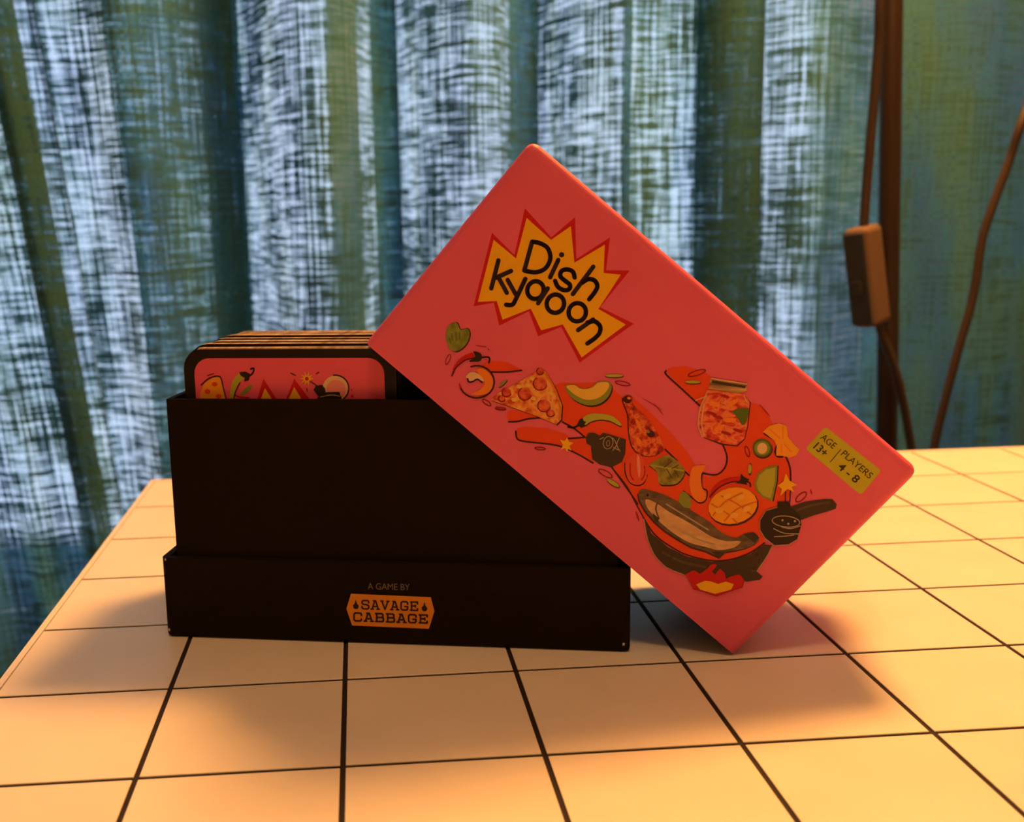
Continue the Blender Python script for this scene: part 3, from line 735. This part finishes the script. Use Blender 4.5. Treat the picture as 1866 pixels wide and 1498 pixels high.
pc.ell((1145, 440), 80, 80, 0, I_pale, 1, K5); pc.ell((1150, 450), 60, 62, 0, I_pinkl, 2, K5); pc.ring((1145, 440), 84, 82, 0, 9, I_line, 2, K5, a0=-1.7, a1=0.9)
pc.line([(985, 395), (1030, 425)], 7, I_line, 3, 0, K5)
pc.poly([(1008, 450), (1022, 425), (1060, 418), (1080, 440), (1085, 465), (1170, 462), (1185, 500), (1185, 545), (1010, 545), (1040, 490)], I_black, 4, 0, K5)
pc.line([(1050, 495), (1120, 482), (1175, 490)], 6, I_chalk, 5, 3, K5)
pc.ell((1250, 490), 9, 9, 0, I_red, 1, K5); pc.ell((1247, 452), 5, 5, 0, I_red, 1, K5)
pc.build('card_artwork', front, 'pizza, chilli, burst, spark and bomb artwork')
v = CARD_V + CT + 0.004
backs = []
for run in (3, 4, 2, 5, 3, 5, 4, 6):          # the stack stands in little bunches
    gu, gz = random.uniform(-0.012, 0.014), random.uniform(0.0, 0.02)
    for i in range(run):
        if v > BD-0.115: break
        o = bpy.data.objects.new('game_card', card_me); link(o)
        o.location = bw((CX0+CX1)/2 + gu + random.uniform(-0.004, 0.004), v, 0.085 + gz + random.uniform(0, 0.004))
        o.rotation_euler = (0, random.uniform(-0.003, 0.003), 0)
        backs.append(o); v += CT + 0.003
    v += random.uniform(0.03, 0.055)
for o in backs:
    tag(o, 'black-faced card with tan edge standing in the stack behind the pink front card', 'card', 'cards stacked behind the front card')
tag(backs[-1], 'rearmost upright card of the stack, next to the curtain', 'card', 'cards stacked behind the front card')

# ------------------------------------------------------------------ curtain
CYM = 0.60                                    # mean depth of the curtain in the room (m)
ZB, ZT = 0.03, 2.14
def curtain_x(px, py=300):
    p = on_plane(px, py, Vector((0, CYM/S, 0)), Vector((0, 1, 0)))
    return p.x*S
# plan of the cloth: (pixel column it is seen at, depth towards the room in m). Doubling back makes folds of three layers.
PLAN_A = [(-760, 0.0), (-700, 0.03), (-630, -0.02), (-560, 0.03), (-480, 0.0), (-420, 0.04), (-440, 0.02), (-350, -0.01), (-250, 0.025), (-150, 0.0), (-60, 0.01), (0, 0.0),
        (40, 0.005), (82, 0.008), (92, 0.016), (60, 0.024), (36, 0.018), (32, 0.008), (60, -0.005), (100, -0.010), (114, -0.008), (106, -0.014), (120, -0.016), (180, -0.01), (240, 0.008),
        (290, 0.0), (350, -0.035), (412, -0.055), (422, -0.060), (395, -0.064), (368, -0.062), (356, -0.067), (390, -0.072), (424, -0.072), (430, -0.076)]
PLAN_B = [(196, -0.060), (230, -0.064), (280, -0.070), (330, -0.076), (400, -0.084), (425, -0.084), (408, -0.090), (430, -0.094), (470, -0.06), (530, 0.0), (600, 0.018), (650, 0.0), (690, -0.045),
        (728, -0.070), (738, -0.076), (714, -0.080), (690, -0.086), (694, -0.094), (730, -0.092), (780, -0.03), (850, 0.016), (910, 0.0), (950, -0.04), (1000, -0.072), (1010, -0.078), (984, -0.082), (958, -0.088), (966, -0.094), (1000, -0.092),
        (1045, -0.03), (1090, 0.005), (1132, 0.02), (1142, 0.012), (1139, -0.006), (1180, -0.012), (1240, -0.01), (1300, 0.0), (1345, 0.012), (1362, 0.028), (1340, 0.044), (1300, 0.046), (1270, 0.034), (1262, 0.014), (1275, -0.012), (1320, -0.03), (1370, -0.03),
        (1410, -0.012), (1450, 0.008), (1500, 0.012), (1560, 0.0), (1630, -0.008), (1700, 0.004), (1770, 0.012), (1830, 0.004), (1900, -0.008), (1980, 0.01), (2060, -0.01), (2150, 0.012), (2250, -0.008), (2380, 0.015), (2500, 0.0)]
PLAN_A = [(x_, 0.02*math.sin(x_*0.05)) for x_ in range(-1650, -790, 45)] + PLAN_A      # the cloth goes on past both sides of the view
PLAN_B = PLAN_B + [(x_, 0.015*math.sin(x_*0.045)) for x_ in range(2550, 3300, 50)]
def make_cloth(name, plan_px, label, uoff):
    plan = catmull([(curtain_x(a), CYM - b, a) for a, b in plan_px], 9)
    us = [uoff]
    for a, b in zip(plan, plan[1:]): us.append(us[-1] + (Vector((a.x, a.y)) - Vector((b.x, b.y))).length)
    NR = 110
    cvs, cfs, uvs = [], [], []
    for r in range(NR+1):
        z = ZB + (ZT-ZB)*r/NR
        zr = z - TH
        for i, p in enumerate(plan):
            wgt = max(0.0, min(1.0, (330-p.z)/260)) if p.z > -200 else 1.0
            sl = -0.106*(zr-0.15)*wgt                       # left folds hang askew
            wob = 0.004*noise.noise((p.x*9, z*3.1, 0.3)) + 0.0015*noise.noise((p.x*40, z*9, 4.3))
            wx = 0.003*noise.noise((p.x*6, z*2.3, 7.7))
            spread = (p.y-CYM)*(1 + 0.25*noise.noise((p.x*5, z*1.6, 2.2)))
            cvs.append((p.x + sl + wx, CYM + spread + wob, z)); uvs.append((us[i], z))
    n = len(plan)
    for r in range(NR):
        for i in range(n-1): cfs.append((r*n+i, r*n+i+1, (r+1)*n+i+1, (r+1)*n+i))
    cl = mesh_obj(name, cvs, cfs, M_cur, smooth=True)
    ul = cl.data.uv_layers.new(name='cloth')
    for lp in cl.data.loops: ul.data[lp.index].uv = uvs[lp.vertex_index]
    tag(cl, label, 'curtain', 'curtain panels at the window')
    return cl

M_cur = bpy.data.materials.new('teal_gauze'); M_cur.use_nodes = True
nt = M_cur.node_tree; N = nt.nodes; L = nt.links
N.remove(N['Principled BSDF'])
uvn = N.new('ShaderNodeUVMap'); uvn.uv_map = 'cloth'
def nz(su, sv, detail=2.0, rough=0.55, off=0.0):
    mp = N.new('ShaderNodeMapping'); mp.inputs['Scale'].default_value = (su, sv, 1); mp.inputs['Location'].default_value = (off, off*1.7, 0)
    t = N.new('ShaderNodeTexNoise'); t.noise_dimensions = '2D'
    t.inputs['Scale'].default_value = 1.0; t.inputs['Detail'].default_value = detail; t.inputs['Roughness'].default_value = rough
    L.new(uvn.outputs['UV'], mp.inputs['Vector']); L.new(mp.outputs['Vector'], t.inputs['Vector'])
    return t.outputs['Fac']
def mth(op, a, b=None, c=None, clamp=False):
    n_ = N.new('ShaderNodeMath'); n_.operation = op; n_.use_clamp = clamp
    for i, v_ in enumerate((a, b, c)):
        if v_ is None: continue
        if isinstance(v_, (int, float)): n_.inputs[i].default_value = v_
        else: L.new(v_, n_.inputs[i])
    return n_.outputs[0]
weft = nz(20, 330, 2.5, 0.6, 3.1)          # thick slubs running across
weft2 = nz(60, 760, 1.0, 0.5, 9.4)         # fine threads across
warp = nz(330, 10, 2.0, 0.6, 5.7)           # threads running down
warp2 = nz(760, 30, 1.0, 0.5, 1.3)
blot = nz(16, 9, 2.0, 0.5, 8.2)            # loose and tight areas
dens = mth('ADD', mth('MULTIPLY', weft, 0.28), mth('MULTIPLY', warp, 0.26))
dens = mth('ADD', dens, mth('MULTIPLY', weft2, 0.16))
dens = mth('ADD', dens, mth('MULTIPLY', warp2, 0.14))
dens = mth('ADD', dens, mth('MULTIPLY', blot, 0.16))
def remap(v_, f0, f1, t0, t1):
    mr = N.new('ShaderNodeMapRange'); mr.clamp = True; mr.interpolation_type = 'SMOOTHSTEP'
    for k_, x_ in zip(('From Min', 'From Max', 'To Min', 'To Max'), (f0, f1, t0, t1)): mr.inputs[k_].default_value = x_
    L.new(v_, mr.inputs['Value']); return mr.outputs['Result']
sep = N.new('ShaderNodeSeparateXYZ'); L.new(uvn.outputs['UV'], sep.inputs[0])
def lattice(axis, period, wobble, amp):
    ph = mth('ADD', mth('DIVIDE', sep.outputs[axis], period), mth('MULTIPLY', wobble, amp))
    return mth('MULTIPLY_ADD', mth('SINE', mth('MULTIPLY', ph, 2*math.pi)), 0.5, 0.5)
lat_v = lattice(1, 0.0062, weft, 1.6)        # rows of weft
lat_u = lattice(0, 0.0058, warp, 1.4)        # rows of warp
dens = mth('ADD', dens, mth('MULTIPLY', mth('SUBTRACT', mth('ADD', lat_v, lat_u), 1.0), 0.045))
slub = remap(nz(11, 120, 1.0, 0.5, 6.6), 0.58, 0.74, 0.0, 0.05)
dens = mth('ADD', dens, slub)
holes = remap(dens, 0.41, 0.545, 0.56, 0.0)      # gaps between the threads
thin = remap(dens, 0.42, 0.58, 1.0, 0.08)       # how much light the threads let through
hue = nz(22, 5, 2.0, 0.5, 2.2)
def ramp(fac, stops):
    rp_ = N.new('ShaderNodeValToRGB'); el = rp_.color_ramp.elements
    el[0].position, el[0].color = stops[0]; el[1].position, el[1].color = stops[-1]
    for p_, c_ in stops[1:-1]:
        e_ = el.new(p_); e_.color = c_
    L.new(fac, rp_.inputs['Fac']); return rp_.outputs['Color']
thread = ramp(hue, [(0.3, lin(74, 128, 140)), (0.5, lin(78, 134, 138)), (0.7, lin(86, 138, 128))])
through = ramp(hue, [(0.35, lin(92, 164, 210)), (0.5, lin(104, 188, 204)), (0.65, lin(130, 194, 164))])
tc_ = N.new('ShaderNodeMix'); tc_.data_type = 'RGBA'; tc_.blend_type = 'MULTIPLY'; tc_.inputs['Factor'].default_value = 1.0
cmb = N.new('ShaderNodeCombineColor')
for k_ in ('Red', 'Green', 'Blue'): L.new(thin, cmb.inputs[k_])
L.new(through, tc_.inputs[6]); L.new(cmb.outputs[0], tc_.inputs[7])
df = N.new('ShaderNodeBsdfDiffuse'); L.new(thread, df.inputs['Color'])
tl = N.new('ShaderNodeBsdfTranslucent'); L.new(tc_.outputs[2], tl.inputs['Color'])
m1 = N.new('ShaderNodeMixShader'); m1.inputs['Fac'].default_value = 0.5
L.new(df.outputs[0], m1.inputs[1]); L.new(tl.outputs[0], m1.inputs[2])
tp = N.new('ShaderNodeBsdfTransparent'); tp.inputs['Color'].default_value = (0.88, 0.95, 1, 1)
m2 = N.new('ShaderNodeMixShader'); L.new(holes, m2.inputs['Fac'])
L.new(m1.outputs[0], m2.inputs[1]); L.new(tp.outputs[0], m2.inputs[2])
L.new(m2.outputs[0], N['Material Output'].inputs['Surface'])

make_cloth('curtain', PLAN_A, 'teal gauze curtain panel at the left with a slanting olive fold', 0.0)
make_cloth('curtain', PLAN_B, 'wide teal gauze curtain panel hanging behind the pink box and lamp pole', 3.0)
M_rod = mat('rod_metal', lin(120, 116, 110), 0.35, 0.5, 0.9)
vs, fs = tube([(-1.3, CYM, ZT+0.012), (1.95, CYM, ZT+0.012)], 0.011, 16)
tag(mesh_obj('curtain_rod', vs, fs, M_rod, smooth=True), 'metal rod carrying the teal gauze curtains', 'curtain rod')

# ------------------------------------------------------------------ floor lamp with corded dimmer
M_pole = mat('lamp_bronze', lin(44, 31, 25), 0.35, 0.5, 0.2)
M_cord = mat('cord_brown', lin(62, 50, 42), 0.5, 0.3)
M_shade = mat('lamp_shade_cloth', lin(206, 186, 150), 0.9, 0.1)
M_dim = mat('dimmer_tan', lin(112, 90, 74), 0.5, 0.3)
M_dimd = mat('dimmer_dark', lin(52, 54, 56), 0.5, 0.3)
PY = 8.6
def lp_(px, py, y=PY): return on_plane(px, py, Vector((0, y, 0)), Vector((0, 1, 0)))
p_top, p_low = lp_(1625, 0), lp_(1616, 760)
dirp = (p_top - p_low)/(p_top.z - p_low.z)
def pole_at(z): return p_low + dirp*(z - p_low.z)
zf = (0.022-TH)/S
foot = w3(pole_at(zf))
lamp = thing('floor_lamp', 'slim brown floor lamp pole with cord and inline dimmer before the curtain', 'lamp', (foot.x, foot.y, 0))
vs, fs = lathe([(0.0, 0.0), (0.12, 0.0), (0.12, 0.012), (0.11, 0.02), (0.02, 0.026), (0.0, 0.026)], 40, (foot.x, foot.y, 0))
mesh_obj('base', vs, fs, M_pole, lamp, smooth=False)
LP = Vector(LAMP_POS)
ptop = pole_at(17.5)
vs, fs = tube([w3(pole_at(zf)), w3(pole_at(0)), w3(ptop)], 0.0072, 20)
mesh_obj('pole', vs, fs, M_pole, lamp, smooth=True)
neck_end = LP + Vector((0, 0, 2.1))
neck = catmull([w3(ptop), w3(ptop + Vector((0, 0, 0.5))), w3((ptop+neck_end)/2 + Vector((0, 0, 1.2))), w3(neck_end + Vector((0, 0, 0.6))), w3(neck_end)], 8)
vs, fs = tube(neck, 0.0065, 14)
mesh_obj('neck', vs, fs, M_pole, lamp, smooth=True)
lc = w3(LP)
vs, fs = lathe([(0.03, 0.095), (0.045, 0.093), (0.15, -0.045), (0.147, -0.045), (0.043, 0.090), (0.03, 0.092)], 40, lc)
mesh_obj('lamp_shade', vs, fs, M_shade, lamp, smooth=True)
M_bulb = bpy.data.materials.new('lit_bulb'); M_bulb.use_nodes = True
b = M_bulb.node_tree.nodes['Principled BSDF']
b.inputs['Base Color'].default_value = (1, 0.9, 0.75, 1); b.inputs['Emission Color'].default_value = (*LAMP_COLOR, 1); b.inputs['Emission Strength'].default_value = 8
vs, fs = lathe([(0.0, -0.004), (0.012, -0.002), (0.022, 0.008), (0.028, 0.022), (0.026, 0.036), (0.016, 0.05), (0.012, 0.06), (0.012, 0.078), (0.0, 0.078)], 24, lc + Vector((0, 0, 0.015)))
mesh_obj('bulb', vs, fs, M_bulb, lamp, smooth=True)
ld = bpy.data.lights.new('bulb_light', 'POINT'); ld.energy = LAMP_POWER; ld.color = LAMP_COLOR; ld.shadow_soft_size = 0.09
lo_ = bpy.data.objects.new('bulb_light', ld); link(lo_, lamp); lo_.location = lc + Vector((0, 0, -0.052)) - BASE[lamp.name]

# cord: down beside the pole, through the dimmer, loops below the table and climbs away to the right
CY = PY - 0.45
cord_pts = [w3(lp_(1607, -60, CY)), w3(lp_(1600, 90, CY)), w3(lp_(1585, 270, CY)), w3(lp_(1575, 400, CY)), w3(lp_(1577, 430, CY))]
vs, fs = tube(catmull([w3(pole_at(9.0) + Vector((0, -0.2, 0)))] + cord_pts, 8), 0.0031, 10)
mesh_obj('cord', vs, fs, M_cord, lamp, smooth=True)
cord2 = [lp_(1598, 570, CY), lp_(1604, 600, CY), lp_(1636, 690, CY), lp_(1660, 812, CY), lp_(1676, 930, CY), lp_(1690, 980, CY), lp_(1696, 900, CY-0.02), lp_(1702, 815, CY), lp_(1740, 660, CY), lp_(1772, 545, CY), lp_(1787, 450, CY), lp_(1800, 400, CY), lp_(1840, 290, CY), lp_(1868, 205, CY), lp_(1930, 60, CY+0.6), lp_(2010, -20, CY+2.4), lp_(2060, 40, CY+4)]
vs, fs = tube(catmull([w3(p) for p in cord2], 8), 0.0029, 10)
mesh_obj('cord', vs, fs, M_cord, lamp, smooth=True)
# dimmer body
dt, db = lp_(1571, 412, CY), lp_(1590, 592, CY)
dz = (dt-db); dl = dz.length*S; dz.normalize()
dxa = Vector((math.cos(0.62), math.sin(0.62), 0)); dxa = (dxa - dz*dxa.dot(dz)).normalized(); dya = dz.cross(dxa)
dc = w3((dt+db)/2)
def df_(x, y, z): return dc + dxa*x + dya*y + dz*z
dim = bm_obj('dimmer', box_bm((-0.0115, -0.0085, -dl/2), (0.0115, 0.0085, dl/2), df_, bevel=0.004, seg=3), M_dim, lamp, smooth=False)
bm_obj('dimmer_face', box_bm((-0.0135, -0.0072, -dl/2+0.003), (-0.0113, 0.0072, dl/2-0.003), df_, bevel=0.0008), M_dimd, dim)
bm_obj('slider', box_bm((-0.016, -0.0035, -0.010), (-0.0133, 0.0035, -0.001), df_, bevel=0.0006), M_dimd, dim)

# ------------------------------------------------------------------ unseen warm globe, added as fill light for the table and lid
pl_c = Vector((0.12, -0.42, 2.0))
fill_root = thing('added_fill_globe', 'warm globe added as fill light opposite the curtain, out of view', 'lamp', (pl_c.x, pl_c.y, pl_c.z-0.09))
vs, fs = tube([(pl_c.x, pl_c.y, pl_c.z+0.08), (pl_c.x, pl_c.y, RZ1)], 0.004, 8)
mesh_obj('cord', vs, fs, M_dimd, fill_root, smooth=True)
vs, fs = lathe([(0.0, 0.09), (0.03, 0.088), (0.034, 0.06), (0.0, 0.058)], 20, pl_c)
mesh_obj('cap', vs, fs, M_pole, fill_root, smooth=False)
prof = [(0.085*math.sin(math.pi*i/14), -0.085*math.cos(math.pi*i/14)) for i in range(13)]
vs, fs = lathe(prof, 28, pl_c)
M_globe = bpy.data.materials.new('fill_glow'); M_globe.use_nodes = True
b = M_globe.node_tree.nodes['Principled BSDF']
b.inputs['Base Color'].default_value = (1, 0.9, 0.75, 1); b.inputs['Emission Color'].default_value = (*FILL_COLOR, 1); b.inputs['Emission Strength'].default_value = FILL_POWER/(4*math.pi**2*0.085**2)
mesh_obj('globe', vs, fs, M_globe, fill_root, smooth=True)
